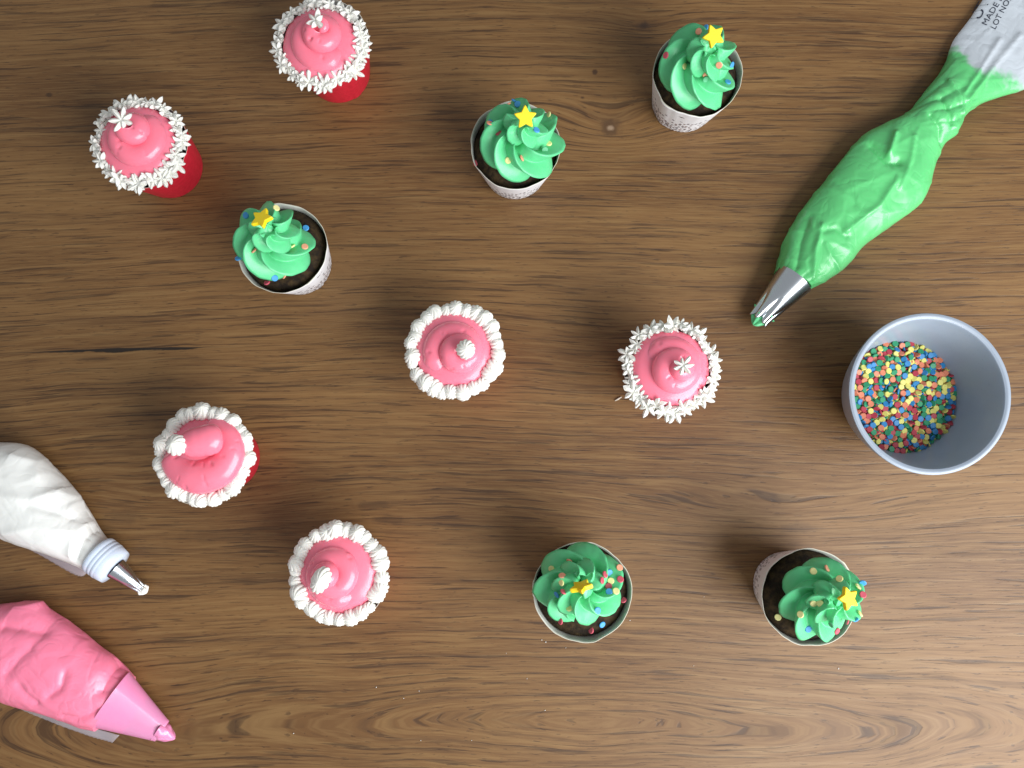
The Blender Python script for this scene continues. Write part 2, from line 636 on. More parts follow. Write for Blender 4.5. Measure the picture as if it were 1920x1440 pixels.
# ------------------------------------------------------------------ pink cupcakes
def pink_cupcake(label, rim_px, ring_px, pom_px, pom_z, drops, ndrop, a0, turns, dirn, seed, end_r=0.0075, arm=1.0, pom_scale=(1, 1, 1), gap=(), path=None, mound=0.0622, more=()):
    rr = random.Random(seed)
    c = at(*rim_px, CUP_H)
    base = Vector((c.x, c.y, 0))
    t = thing('cupcake', label, 'cupcake', base, 'cupcakes in red paper cups with pink icing')
    obj('paper_cup', cup_mesh(seed * 3.1, RED_P), t)
    obj('cake', cake_mesh(seed * 1.3), t)
    ring = at(*ring_px, 0.057) - base
    pom = at(*pom_px, pom_z) - base
    c0 = np.array((ring.x, ring.y, 0.0))
    c1 = np.array((pom.x, pom.y, 0.0))
    n = 230
    P, rad = [], []
    for i in range(n):
        u = i / (n - 1)
        ang = a0 + dirn * 2 * math.pi * turns * u
        Rr = 0.0162 * (1 - u) ** 0.9
        k = u ** 1.6 * arm
        cc = c0 * (1 - k) + c1 * k
        z = 0.0555 + (pom_z - 0.006 - 0.0555) * u ** 1.15
        P.append((cc[0] + Rr * math.cos(ang), cc[1] + Rr * math.sin(ang), z))
        rad.append(0.0096 * (1 - u) + end_r * 0.93 * u)
    if path:
        Q = catmull([tuple(at(q[0], q[1], q[2]) - base) + (q[3],) for q in path], n)
        P, rad = [tuple(q[:3]) for q in Q], [q[3] for q in Q]
    P = np.array(P)
    for i in range(12):
        rad[-1 - i] *= math.sqrt(1 - (1 - i / 12) ** 2 * 0.92)
    for i in range(26):
        rad[i] *= 0.35 + 0.65 * i / 26
        P[i][2] -= 0.004 * (1 - i / 26)
    v, f = sweep(P, rad, 44, lambda a, tt: 1 + 0.035 * nz(math.cos(a) * 1.4, math.sin(a) * 1.4, tt * 12 + seed) + 0.012 * nz(math.cos(a) * 9, math.sin(a) * 9, tt * 5 + seed), lambda tt: 0.0, 0.86)
    # small air pits
    V = np.array([tuple(q) for q in v])
    for _ in range(34):
        i = rr.randrange(int(len(P) * 0.12) * 44, int(len(P) * 0.80) * 44)
        d = np.linalg.norm(V - V[i], axis=1)
        row = i // 44
        inward = P[row] - V[i]
        inward /= np.linalg.norm(inward) + 1e-9
        rp = rr.uniform(0.0007, 0.0014)
        w = np.exp(-(d / rp) ** 2)
        V += np.outer(w, inward) * rp * 0.85
    # mound under the coil
    mv, mf = lathe([(0.0272, 0.0480), (0.0286, 0.0525), (0.0270, 0.0570), (0.022, 0.0600), (0.012, mound - 0.0004), (0.0, mound)], 48,
                   lambda r, z, a: (r * (1 + 0.03 * nz(math.cos(a) * 2 + seed, math.sin(a) * 2, 1)), z))
    mv = [(x + ring.x, y + ring.y, z) for x, y, z in mv]
    extra = []
    for pl in more:
        Q = catmull([tuple(at(q[0], q[1], q[2]) - base) + (q[3],) for q in pl], 90)
        r2 = [q[3] * math.sqrt(max(0.05, 1 - (2 * i / 89 - 1) ** 4)) for i, q in enumerate(Q)]
        extra.append(sweep(np.array([q[:3] for q in Q]), r2, 36, lambda a, tt: 1 + 0.03 * nz(math.cos(a) * 1.4, math.sin(a) * 1.4, tt * 9 + seed + 4), lambda tt: 0.0, 0.86))
    fr = obj('frosting', mesh('frosting', *join([(V, f), (mv, mf)] + extra), True, [PINK]), t)
    src = PETALS if drops == 'petal' else KISSES
    for k in range(ndrop):
        ang = 2 * math.pi * (k + rr.uniform(-0.22, 0.22)) / ndrop + seed
        if any(abs((math.degrees(ang) - g + 180) % 360 - 180) < 7 for g in gap):
            continue
        rd = 0.0302 + (rr.uniform(-0.0020, 0.0022) if drops == 'petal' else rr.uniform(-0.0008, 0.0012))
        o = obj('piped_drop', rr.choice(src), t)
        z = 0.0548 + rr.uniform(-0.0008, 0.0012)
        tl = rr.uniform(0.15, 0.9)
        sd = rr.uniform(-0.4, 0.4)
        nrm = Vector((math.cos(ang) * tl - math.sin(ang) * sd, math.sin(ang) * tl + math.cos(ang) * sd, 1)).normalized()
        o.location = (ring.x + rd * math.cos(ang), ring.y + rd * math.sin(ang), z)
        o.rotation_euler = orient(nrm, rr.uniform(0, 6.28))
        s = rr.uniform(0.70, 1.02) if drops == 'petal' else rr.uniform(0.74, 1.08)
        o.scale = (s * rr.uniform(0.92, 1.08), s, s * rr.uniform(0.9, 1.15))
    p = obj('pompom', rr.choice(src), t)
    p.location = (pom.x, pom.y, pom_z)
    p.rotation_euler = (rr.uniform(-0.2, 0.2), rr.uniform(-0.2, 0.2), pom_scale[3] if len(pom_scale) > 3 else rr.uniform(0, 6.28))
    p.scale = pom_scale[:3]
    return t


pink_cupcake('topmost pink cupcake, white petal trim cut off by the top edge', (608, 78), (600, 81), (593, 40), 0.078, 'petal', 38, 0.4, 2.0, -1, 1, pom_scale=(1.05, 1.05, 1.05))
pink_cupcake('leftmost pink cupcake with petal trim, red cup seen at its lower right', (267, 270), (257, 267), (230, 226), 0.077, 'petal', 38, 2.2, 1.9, -1, 2, end_r=0.0085, pom_scale=(1.1, 1.1, 1.0))
pink_cupcake('pink cupcake with ridged white dollops and round button near the middle of the table', (857, 658), (851, 657), (873, 655), 0.076, 'kiss', 26, 5.0, 2.0, -1, 3, pom_scale=(1.0, 1.0, 1.1))
pink_cupcake('pink cupcake with pointed white petals left of the blue bowl', (1256, 692), (1258, 690), (1281, 686), 0.076, 'petal', 38, 3.6, 2.0, -1, 4, pom_scale=(0.9, 0.9, 1.0))
pink_cupcake('pink cupcake with one thick icing curl, right of the white piping bag', (380, 860), (380, 855), (332, 835), 0.078, 'kiss', 26, 1.2, 1.5, -1, 5, end_r=0.0085, pom_scale=(1.12, 1.12, 1.2),
             path=[(326, 838, 0.0560, 0.0085), (332, 866, 0.0580, 0.0108), (354, 886, 0.0592, 0.0124), (384, 891, 0.0600, 0.0130), (414, 878, 0.0605, 0.0122), (431, 852, 0.0610, 0.0105),
                   (430, 826, 0.0600, 0.0092), (414, 808, 0.0580, 0.0085), (390, 802, 0.0560, 0.0080)],
             more=([(418, 821, 0.0665, 0.0098), (402, 823, 0.0695, 0.0108), (380, 827, 0.0715, 0.0108), (356, 832, 0.0725, 0.0098), (336, 836, 0.0725, 0.0080)],), mound=0.0660)
pink_cupcake('lowest pink cupcake, with an elongated oval white button on its icing', (636, 1083), (634, 1077), (603, 1087), 0.078, 'kiss', 26, 0.0, 2.1, -1, 6, pom_scale=(0.95, 1.5, 1.2, -0.5))


# ------------------------------------------------------------------ green cupcakes
GT = -1.4


def star_prof(lobes, depth, sharp):
    def f(a, t):
        q = 2 * abs(((a * lobes / (2 * math.pi)) % 1.0) - 0.5)     # 1 on the blade, 0 in the valley
        return (1 - depth) + depth * q ** sharp
    return f


def green_cupcake(label, rim_px, foot_px, top_px, sprinkles, star_px, star_n, seed, a0, dirn=-1, rscale=1.0, top_z=0.100, star_spin=0.3, turns=1.9, size=1.0, star_z=0.103):
    rr = random.Random(seed)
    c = at(*rim_px, CUP_H)
    base = Vector((c.x, c.y, 0))
    t = thing('cupcake', label, 'cupcake', base, 'cupcakes in dotted white cups with green icing trees')
    obj('paper_cup', cup_mesh(seed * 2.3 + 11, DOT_P, rscale), t)
    obj('cake', cake_mesh(seed * 1.9 + 5, rscale), t)
    foot = at(*foot_px, 0.060) - base
    top = at(*top_px, top_z) - base
    n = 300
    P, rad = [], []
    for i in range(n):
        u = i / (n - 1)
        ang = a0 + dirn * 2 * math.pi * turns * u
        Rr = 0.0162 * size * (1 - u ** 1.35)
        cx = foot.x * (1 - u) + top.x * u
        cy = foot.y * (1 - u) + top.y * u
        z = 0.0590 + (top_z - 0.004 - 0.0590) * u ** 1.05
        P.append((cx + Rr * math.cos(ang), cy + Rr * math.sin(ang), z))
        rad.append((0.0180 * size * (1 - u) + 0.0095 * u) * (1 if u < 0.93 else max(0.12, 1 - (u - 0.93) / 0.07)))
    P = np.array(P)
    for i in range(30):
        rad[i] *= 0.30 + 0.70 * i / 30
    pf = star_prof(5, 0.56, 1.35)
    v, f = sweep(P, rad, 80, lambda a, tt: pf(a, tt) * (1 + 0.05 * nz(math.cos(a) * 2 + seed, math.sin(a) * 2, tt * 16) + 0.035 * nz(math.cos(a) * 3 + seed, math.sin(a) * 3, tt * 70)),
                 lambda tt: dirn * 2 * math.pi * turns * tt * GT + seed, 0.95)
    mv, mf = lathe([(0.019, 0.0490), (0.0195, 0.056), (0.016, 0.064), (0.011, 0.072), (0.006, 0.080), (0.0, 0.086)], 40)
    mv = [(x + foot.x + (top.x - foot.x) * (z - 0.05) / 0.05, y + foot.y + (top.y - foot.y) * (z - 0.05) / 0.05, z) for x, y, z in mv]
    V, Fc = join([(v, f), (mv, mf)])
    zmin = 0.0500
    V = [(x, y, max(z, zmin + 0.0006 * nz(x * 200, y * 200, 3))) for x, y, z in V]
    fm = mesh('frosting', V, Fc, True, [GREEN])
    fr = obj('frosting', fm, t)
    ckm = [o for o in t.children if o.name.startswith('cake')][0].data
    bv = BVHTree.FromPolygons([Vector(q) for q in V], Fc)
    bc = BVHTree.FromPolygons([q.co for q in ckm.vertices], [tuple(p.vertices) for p in ckm.polygons])
    for (px, py, col, edge) in sprinkles:
        d = ray(px, py)
        h = bv.ray_cast(CAM - base, d)
        hc = bc.ray_cast(CAM - base, d)
        par = fr
        if h[0] is None or (hc[0] is not None and hc[3] < h[3]):
            if hc[0] is None:
                if h[0] is None:
                    q = bv.find_nearest(at(px, py, 0.085) - base)
                    h = (q[0], q[1], q[2], q[3])
            else:
                h = hc
                par = t
        nrm = h[1]
        if nrm.z < 0:
            nrm = -nrm
        s = obj('sprinkle', TOPPING[col], par)
        tilt = Vector((rr.uniform(-1, 1), rr.uniform(-1, 1), 0.3)).normalized()
        nn = (nrm * (0.35 if edge else 1.0) + tilt * (0.9 if edge else 0.25) + Vector((0, 0, 0.0 if edge else 0.5))).normalized()
        s.location = h[0] + nrm * (0.0007 if edge else 0.0005)
        s.rotation_euler = orient(nn, rr.uniform(0, 6))
    s = obj('star', STAR_MESH, t)
    nn = Vector(star_n).normalized()
    s.location = at(*star_px, star_z) - base
    s.rotation_euler = orient(nn, star_spin)
    return t


def sp(x0, y0, k, items):
    return [(x0 + a / k, y0 + b / k, c, e) for (a, b, c, e) in items]


green_cupcake('green iced cupcake with star nearest the green piping bag at the top', (1308, 137), (1306, 130), (1338, 78),
              sp(1190, 20, 5.54, [(668, 215, 'orange', 0), (325, 462, 'red', 1), (512, 575, 'yellow', 0), (878, 560, 'orange', 0), (745, 665, 'orange', 1), (742, 710, 'green', 1),
                                  (1040, 545, 'blue', 1), (965, 745, 'blue', 0), (770, 140, 'blue', 1)]),
              (1338, 68), (0.1, -0.35, 1), 1, 0.3, star_spin=0.5, size=1.04)
green_cupcake('green iced cupcake with upright star, middle one of the row along the top', (966, 272), (970, 275), (978, 216),
              sp(860, 150, 5.76, [(545, 160, 'blue', 1), (540, 230, 'orange', 1), (640, 265, 'blue', 0), (285, 390, 'orange', 1), (345, 465, 'blue', 0), (435, 575, 'red', 0),
                                  (835, 545, 'blue', 0), (975, 385, 'yellow', 1), (970, 690, 'yellow', 0), (930, 765, 'green', 1), (530, 870, 'yellow', 0), (675, 850, 'orange', 1), (190, 895, 'red', 0)]),
              (985, 220), (0.05, -0.45, 1), 2, 1.7, star_spin=0.25, size=1.08)
green_cupcake('green iced cupcake on the left, dark cake bare on its right side', (528, 465), (512, 455), (497, 418),
              sp(420, 360, 6.54, [(635, 200, 'yellow', 0), (275, 285, 'blue', 0), (360, 715, 'orange', 1), (830, 655, 'yellow', 1), (990, 675, 'orange', 0), (1000, 445, 'blue', 0),
                                  (180, 805, 'blue', 1), (618, 1050, 'blue', 0), (748, 1035, 'orange', 0), (532, 1105, 'red', 1)]),
              (491, 410), (-0.2, 0.35, 1), 3, 1.0, star_spin=0.1, size=0.98)
green_cupcake('green iced cupcake at the bottom, its star standing on edge', (1092, 1110), (1092, 1108), (1095, 1092),
              sp(980, 990, 6.26, [(555, 385, 'orange', 1), (345, 480, 'yellow', 0), (465, 565, 'orange', 0), (455, 630, 'yellow', 1), (405, 790, 'blue', 1), (487, 755, 'red', 1), (1135, 470, 'orange', 0),
                                  (1145, 605, 'red', 0), (1035, 625, 'yellow', 0), (1010, 690, 'red', 0), (1015, 755, 'blue', 0), (1095, 745, 'yellow', 0), (975, 550, 'red', 1), (925, 620, 'red', 1), (1018, 530, 'blue', 1),
                                  (545, 930, 'yellow', 1), (440, 1085, 'red', 1), (870, 975, 'blue', 1), (930, 1130, 'blue', 0), (800, 1190, 'red', 1), (1170, 840, 'red', 1)]),
              (1090, 1100), (-0.25, 0.9, 0.25), 4, 4.4, rscale=1.05, top_z=0.096, star_spin=0.2, size=1.08, star_z=0.101)
green_cupcake('green iced cupcake at the lower right, icing leaning over the cup edge', (1519, 1120), (1538, 1122), (1578, 1125),
              sp(1390, 1000, 6.26, [(848, 440, 'yellow', 0), (1010, 410, 'orange', 1), (1155, 540, 'yellow', 0), (850, 815, 'yellow', 0), (930, 825, 'yellow', 0), (700, 955, 'yellow', 0), (432, 980, 'yellow', 0),
                                    (780, 1120, 'blue', 0), (1115, 1205, 'red', 0), (1425, 725, 'red', 0), (1370, 630, 'yellow', 1), (1250, 1050, 'red', 1), (1345, 1080, 'blue', 1), (1475, 920, 'yellow', 1), (1420, 590, 'blue', 1), (1065, 1065, 'green', 1)]),
              (1590, 1122), (0.35, 0.1, 1), 5, 5.6, rscale=1.02, star_spin=0.0)


# ------------------------------------------------------------------ bowl of sprinkles
def glaze():
    M = Mat('pale_blue_glaze')
    co = M.objco()
    f = M.noise(co, 30, 3)
    s = M.noise(co, 900, 2)
    c = M.mix(M.rng(f, 0.3, 0.7), (0.270, 0.320, 0.390), (0.310, 0.360, 0.430))
    c = M.mix(M.math('MULTIPLY', M.rng(s, 0.66, 0.74), 0.35), c, (0.16, 0.17, 0.22))
    M.link(c, M.b.inputs['Base Color'])
    M.set(Roughness=0.38, Coat_Weight=0.15, Coat_Roughness=0.15)
    return M.m


BOWL_RIM = at(1743, 738, 0.065)
BB = Vector((BOWL_RIM.x, BOWL_RIM.y, 0))
bowl = thing('bowl', 'small round pale blue glazed bowl holding coloured sugar discs', 'bowl', BB)
prof = catmull([(0.0, 0.0032), (0.024, 0.0032), (0.026, 0.0004), (0.030, 0.0004), (0.0345, 0.0045), (0.0415, 0.016), (0.0475, 0.031), (0.0528, 0.048), (0.0568, 0.0635), (0.0562, 0.0658),
                (0.0538, 0.0656), (0.0523, 0.0632), (0.0488, 0.048), (0.0450, 0.032), (0.0395, 0.0195), (0.030, 0.0105), (0.016, 0.0068), (0.0, 0.0062)], 90)
prof[:, 0] = np.maximum(prof[:, 0], 0)
v, f = lathe([tuple(p) for p in prof], 96)
obj('body', mesh('body', v, f, True, [glaze()]), bowl)

PILE_R, PILE_Z = 0.0425, 0.0255


def pile_z(x, y):
    r = math.hypot(x, y) / PILE_R
    return PILE_Z + 0.0030 * (1 - r * r) - 0.0015 * r ** 6 + 0.0022 * nz(x * 60, y * 60, 2) - 0.018 * x


cols = ['red', 'orange', 'yellow', 'blue', 'green']
wts = [20, 17, 24, 21, 20]
# the buried bulk, and a loose lower layer
bulk_v, bulk_f = [], []
n = 64
rows = []
for i in range(14):
    r = PILE_R * i / 13
    rows.append(r)
for r in rows:
    for j in range(n):
        a = 2 * math.pi * j / n
        x, y = r * math.cos(a), r * math.sin(a)
        bulk_v.append((x, y, pile_z(x, y) - 0.0030))
bulk_f = grid_faces(len(rows), n)
mats = [SPRM[k] for k in cols]
fmat = [rng.choices(range(5), wts)[0] for _ in bulk_f]


def pick(mind, count, rmax, tries=60000):
    pts = []
    cell = {}
    for _ in range(tries):
        a, r = rng.uniform(0, 6.2832), rmax * math.sqrt(rng.random())
        x, y = r * math.cos(a), r * math.sin(a)
        k = (int(x // mind), int(y // mind))
        if all((x - px) ** 2 + (y - py) ** 2 >= mind * mind for i in (-1, 0, 1) for j in (-1, 0, 1) for (px, py) in cell.get((k[0] + i, k[1] + j), ())):
            cell.setdefault(k, []).append((x, y))
            pts.append((x, y))
            if len(pts) >= count:
                break
    return pts


def disc_pose(x, y, z, flat):
    el = rng.choice((0.15, 0.4, 0.7, 1.0)) if not flat else rng.uniform(0.0, 0.35)
    az = rng.uniform(0, 6.2832)
    nrm = Vector((math.sin(el) * math.cos(az), math.sin(el) * math.sin(az), math.cos(el)))
    return Matrix.Translation((x, y, z)) @ orient(nrm, 0).to_matrix().to_4x4() @ Matrix.Scale(0.97, 4)


dv0 = [q.co.copy() for q in SPRINKLE['red'].vertices]
df0 = [tuple(p.vertices) for p in SPRINKLE['red'].polygons]
lower = pick(0.0021, 900, PILE_R - 0.0012)
for (x, y) in lower:
    mt = disc_pose(x, y, pile_z(x, y) - 0.0016 + rng.uniform(-0.0006, 0.0006), False)
    o0 = len(bulk_v)
    bulk_v += [tuple(mt @ q) for q in dv0]
    bulk_f += [tuple(i + o0 for i in q) for q in df0]
    fmat += [rng.choices(range(5), wts)[0]] * len(df0)
pile = obj('sprinkle_heap', mesh('sprinkle_heap', bulk_v, bulk_f, False, mats, fmat), None, BB)
pile['kind'] = 'stuff'
pile['label'] = 'heap of mixed sugar discs filling the bottom of the bowl'
pile['category'] = 'sprinkles'
for (x, y) in pick(0.0034, 298, PILE_R - 0.001):
    k = rng.choices(cols, wts)[0]
    o = obj('sprinkle', SPRINKLE[k])
    o.matrix_world = Matrix.Translation(BB) @ disc_pose(x, y, pile_z(x, y) + rng.uniform(-0.0002, 0.0010), rng.random() < 0.45)
    tag(o, 'one of the %s sugar discs lying in the blue bowl' % k, 'sprinkle', '%s sugar discs in the bowl' % k)


# ------------------------------------------------------------------ piping bags
def frame_along(a, b):
    d = (b - a)
    L = d.length
    z = d.normalized()
    x = z.cross(Vector((0, 0, 1))).normalized()
    y = z.cross(x).normalized()
    m = Matrix((x, y, z)).transposed().to_4x4()
    m.translation = a
    return m, L


def place(o, m, root):
    o.matrix_world = m
    o.parent = root
    o.matrix_parent_inverse = Matrix.Identity(4)
    o.matrix_basis = Matrix.Translation(-root.location) @ m


def bag_mesh(st, ns, na, seed, mat, creases=(), amp=0.0012, pleat=None, root=None, zlift=0.0006, crinkle=0.75):
    """st: (lx, ly, rx, ry, height) stations in photo pixels, both edges at half height"""
    rows = []
    for (lx, ly, rx, ry, h) in st:
        L, Rr = at(lx, ly, h * 0.42), at(rx, ry, h * 0.42)
        rows.append((L.x, L.y, Rr.x, Rr.y, h))
    G = catmull(rows, ns)
    v, ss = [], []
    cr = [([at(px, py, z) for (px, py) in pl], z, dep, wid) for (pl, z, dep, wid) in creases]
    for i in range(ns):
        t = i / (ns - 1)
        lx, ly, rx, ry, h = G[i]
        h = max(h, 0.0012)
        cx, cy = (lx + rx) / 2, (ly + ry) / 2
        hx, hy = (rx - lx) / 2, (ry - ly) / 2
        w = math.hypot(hx, hy)
        for j in range(na):
            a = 2 * math.pi * j / na
            ca, sa = math.cos(a), math.sin(a)
            kx = math.copysign(abs(ca) ** 0.9, ca)
            z = h * (0.42 + 0.58 * max(0, sa) ** 0.92) if sa >= 0 else h * 0.42 * (1 - min(1, 1.25 * (-sa)) ** 0.8)
            px, py, pz = cx + hx * kx, cy + hy * kx, z
            # film wrinkles
            q = Vector((px, py, pz))
            k = h / 0.03
            r1 = 1 - abs(noise.noise(q * 42 + Vector((seed, 0, 0)))) * 2
            r2 = 1 - abs(noise.noise(q * 85 + Vector((0, seed, 3)))) * 2
            n1 = noise.noise(q * 22 + Vector((seed, seed, 0)))
            dn = amp * (1.5 * n1 + 0.45 * (r1 - 0.5) + 0.12 * (r2 - 0.5)) * min(1, 0.35 + k)
            vd = noise.voronoi(Vector((q.x * 34 + seed, q.y * 34, q.z * 22)))[0]
            dn += amp * crinkle * (math.exp(-(vd[1] - vd[0]) * 9) - 0.25) * min(1, 0.3 + k)
            if pleat:
                for (t0, tw, cnt, spn, am) in pleat:
                    g = math.exp(-((t - t0) / tw) ** 2)
                    if g > 0.02:
                        dn += am * g * (abs(math.sin(cnt * a / 2 + spn * (t - t0) * 30)) ** 0.7 - 0.6)
            if sa > -0.1:
                for (pl, zc, dep, wid) in cr:
                    best = 1
                    for m_ in range(len(pl) - 1):
                        A, B = pl[m_], pl[m_ + 1]
                        ax, ay = px - A.x, py - A.y
                        bx, by = B.x - A.x, B.y - A.y
                        u = max(0, min(1, (ax * bx + ay * by) / (bx * bx + by * by)))
                        d = math.hypot(ax - bx * u, ay - by * u)
                        best = min(best, d + (0.3 * wid if u in (0, 1) else 0))
                    dn += dep * (0.35 * math.exp(-(best / wid) ** 2) + 0.65 * math.exp(-best / (0.75 * wid)))
            nx_, ny_, nz_ = (hx / w) * ca, (hy / w) * ca, sa
            px += nx_ * dn
            py += ny_ * dn
            pz += nz_ * dn
            v.append((px, py, max(zlift + 0.0003 * (sa + 1), pz)))
            ss.append(t)
    f = grid_faces(ns, na)
    f.append(tuple(range(na))[::-1])
    f.append(tuple((ns - 1) * na + j for j in range(na)))
    v = [(x - root.x, y - root.y, z) for x, y, z in v]
    m = mesh('film', v, f, True, [mat])
    m.polygons[-1].use_smooth = m.polygons[-2].use_smooth = False
    at_ = m.attributes.new('along', 'FLOAT', 'POINT')
    at_.data.foreach_set('value', ss)
    return m


def film(name, col, sss, clear=None, bumpy=0.24):
    """icing seen through tight plastic; beyond clear=(t0, t1) along the bag only the milky film itself"""
    M = Mat(name)
    co = M.objco()
    M.set(Base_Color=col, Roughness=0.38, Subsurface_Weight=0.15, Subsurface_Radius=sss, Subsurface_Scale=0.003, Coat_Weight=0.45, Coat_Roughness=0.2)
    w1 = M.math('ABSOLUTE', M.math('SUBTRACT', M.noise(co, 34, 1, 0.5, 0.8), 0.5))
    w2 = M.math('ABSOLUTE', M.math('SUBTRACT', M.noise(co, 75, 1, 0.5, 0.6), 0.5))
    wr = M.math('ADD', M.math('MINIMUM', w1, 0.12), M.math('MULTIPLY', M.math('MINIMUM', w2, 0.10), 0.45))
    M.bump(wr, bumpy, 0.012)
    if clear:
        a_ = M.n('ShaderNodeAttribute', attribute_name='along').outputs['Fac']
        nn = M.noise(co, 45, 3, 0.6)
        e = M.math('ADD', a_, M.math('MULTIPLY', M.math('SUBTRACT', nn, 0.5), 0.20))
        k = M.rng(e, clear[0], clear[1])
        P2 = M.n('ShaderNodeBsdfPrincipled')
        P2.inputs['Base Color'].default_value = (0.66, 0.72, 0.78, 1)
        P2.inputs['Roughness'].default_value = 0.3
        P2.inputs['Alpha'].default_value = 0.62
        bn = [n_ for n_ in M.t.nodes if n_.type == 'BUMP'][0]
        M.link(bn.outputs[0], P2.inputs['Normal'])
        mx = M.n('ShaderNodeMixShader')
        M.link(k, mx.inputs[0])
        M.link(M.b.outputs[0], mx.inputs[1])
        M.link(P2.outputs[0], mx.inputs[2])
        M.link(mx.outputs[0], M.out.inputs['Surface'])
    return M.m


STEEL = Mat('brushed_steel')
_co = STEEL.objco()
STEEL.set(Base_Color=(0.62, 0.66, 0.70), Metallic=1.0, Roughness=0.22)
STEEL.bump(STEEL.noise(_co, 150, 2), 0.08, 0.0005)
STEEL = STEEL.m
COUPLER = simple('milky_blue_plastic', (0.64, 0.73, 0.86), 0.35, 0.3, (0.8, 0.9, 1), 0.004, coat=0.3)
PINK_CONE = simple('milky_pink_plastic', (0.80, 0.27, 0.48), 0.28, 0.3, (1, 0.5, 0.7), 0.004, coat=0.4)
CLEAR = Mat('clear_film')
CLEAR.set(Base_Color=(0.62, 0.56, 0.60), Roughness=0.25, Alpha=0.42)
CLEAR = CLEAR.m
INK = simple('dark_ink', (0.02, 0.025, 0.045), 0.5)


def cone_mesh(name, r0, r1, L, mat, slots=0, depth=0.0, n=96, flare=0.0):
    v, rows = [], 26
    for i in range(rows):
        t = i / (rows - 1)
        for j in range(n):
            a = 2 * math.pi * j / n
            r = r0 + (r1 - r0) * t ** 0.95
            if t < 0.05:
                r += flare * (1 - t / 0.05)
            z = L * t
            if slots:
                g = max(0, (t - 0.45) / 0.55)
                q = abs(math.cos(slots * a / 2))
                r *= 1 - depth * g * (1 - q ** 0.7)
                z += -0.10 * L * (g ** 3) * (1 - q)
            v.append((r * math.cos(a), r * math.sin(a), z))
    # inner wall
    for i in range(8):
        t = 1 - i / 7 * 0.5
        for j in range(n):
            a = 2 * math.pi * j / n
            r = (r0 + (r1 - r0) * t ** 0.95) - 0.0006
            z = L * t
            if slots:
                g = max(0, (t - 0.45) / 0.55)
                q = abs(math.cos(slots * a / 2))
                r *= 1 - depth * g * (1 - q ** 0.7)
                z += -0.10 * L * (g ** 3) * (1 - q)
            v.append((r * math.cos(a), r * math.sin(a), z))
    return mesh(name, v, grid_faces(rows + 8, n), True, [mat])


def blob(name, r, L, mat, seed, lobes=6, amp=0.2, tip=0.1):
    v, rows, n = [], 20, 60
    for i in range(rows):
        t = i / (rows - 1)
        for j in range(n):
            a = 2 * math.pi * j / n
            k = r * (1 - t) ** 0.6 * (1 + amp * math.cos(lobes * a)) + r * tip * math.sin(math.pi * t)
            k *= 1 + 0.25 * nz(math.cos(a) * 1.5 + seed, math.sin(a) * 1.5, t * 3)
            v.append((k * math.cos(a), k * math.sin(a), L * t))
    return mesh(name, v, grid_faces(rows, n), True, [mat])


def flap(name, edge_a, edge_b, root, z, mat, serr=0.0):
    """a loose strip of bag film lying beside the bag"""
    n = 60
    A, B = catmull(edge_a, n), catmull(edge_b, n)
    v = []
    for i in range(n):
        for k in range(6):
            w = k / 5
            px = A[i] * (1 - w) + B[i] * w
            p = at(px[0], px[1], z)
            s = serr * (abs((i * 0.5) % 1 - 0.5)) if k == 5 else 0
            v.append((p.x - root.x, p.y - root.y + s, z * (1 - w) + 0.0008 + 0.0006 * nz(p.x * 60, p.y * 60, 1)))
    m = mesh(name, v, grid_faces(n, 6, False), True, [mat])
    return m


def solid(o, th):
    md = o.modifiers.new('thickness', 'SOLIDIFY')
    md.thickness = th
    return o


# --- green bag
g0 = at(1620, 380)
gb = thing('piping_bag', 'green filled piping bag with steel star nozzle and twisted clear end', 'piping bag', g0)
GST = [(1455, 508, 1517, 545, 0.029), (1466, 470, 1550, 525, 0.029), (1480, 432, 1582, 500, 0.028), (1512, 385, 1625, 456, 0.028), (1550, 338, 1692, 410, 0.029), (1586, 290, 1736, 368, 0.029),
       (1626, 248, 1752, 312, 0.027), (1682, 222, 1766, 276, 0.025), (1714, 202, 1790, 252, 0.026), (1732, 180, 1803, 224, 0.024),
       (1768, 128, 1850, 192, 0.020), (1787, 78, 1930, 165, 0.015), (1818, 36, 2010, 132, 0.012), (1862, -28, 2090, 90, 0.009), (1920, -110, 2170, 40, 0.006)]
GCR = [([(1640, 262), (1672, 300), (1695, 300)], 0.033, -0.0045, 0.0035), ([(1690, 240), (1672, 285)], 0.033, 0.004, 0.0022),
       ([(1545, 420), (1530, 470), (1525, 520)], 0.03, 0.0022, 0.0022), ([(1525, 400), (1505, 450), (1495, 500)], 0.03, -0.0024, 0.0035),
       ([(1690, 330), (1655, 380), (1590, 430)], 0.034, 0.0022, 0.0026), ([(1545, 432), (1570, 425), (1595, 440)], 0.033, -0.0020, 0.0025),
       ([(1548, 455), (1560, 480), (1580, 500)], 0.03, 0.0016, 0.0016), ([(1720, 250), (1710, 300), (1690, 350)], 0.03, 0.0018, 0.002),
       ([(1745, 215), (1765, 240), (1770, 265)], 0.026, -0.003, 0.0022), ([(1765, 185), (1780, 215), (1785, 235)], 0.024, -0.003, 0.0022),
       ([(1780, 150), (1795, 190), (1800, 215)], 0.02, 0.003, 0.002), ([(1920, 60), (1850, 140), (1805, 195)], 0.016, 0.0025, 0.0022),
       ([(1880, 70), (1830, 140), (1800, 180)], 0.016, 0.0022, 0.002), ([(1575, 330), (1600, 355), (1612, 380)], 0.035, -0.0016, 0.003)]
gm = bag_mesh(GST, 250, 160, 3.3, film('green_icing_in_film', (0.105, 0.53, 0.175), (0.3, 1, 0.6), (0.725, 0.775)), GCR, 0.0011,
              [(0.62, 0.07, 9, 1.2, 0.0022), (0.0, 0.05, 13, 0.3, 0.0007)], g0)
obj('bag', gm, gb)
a, b = at(1490, 523, 0.0155), at(1419, 602, 0.012)
m_, L_ = frame_along(a, b)
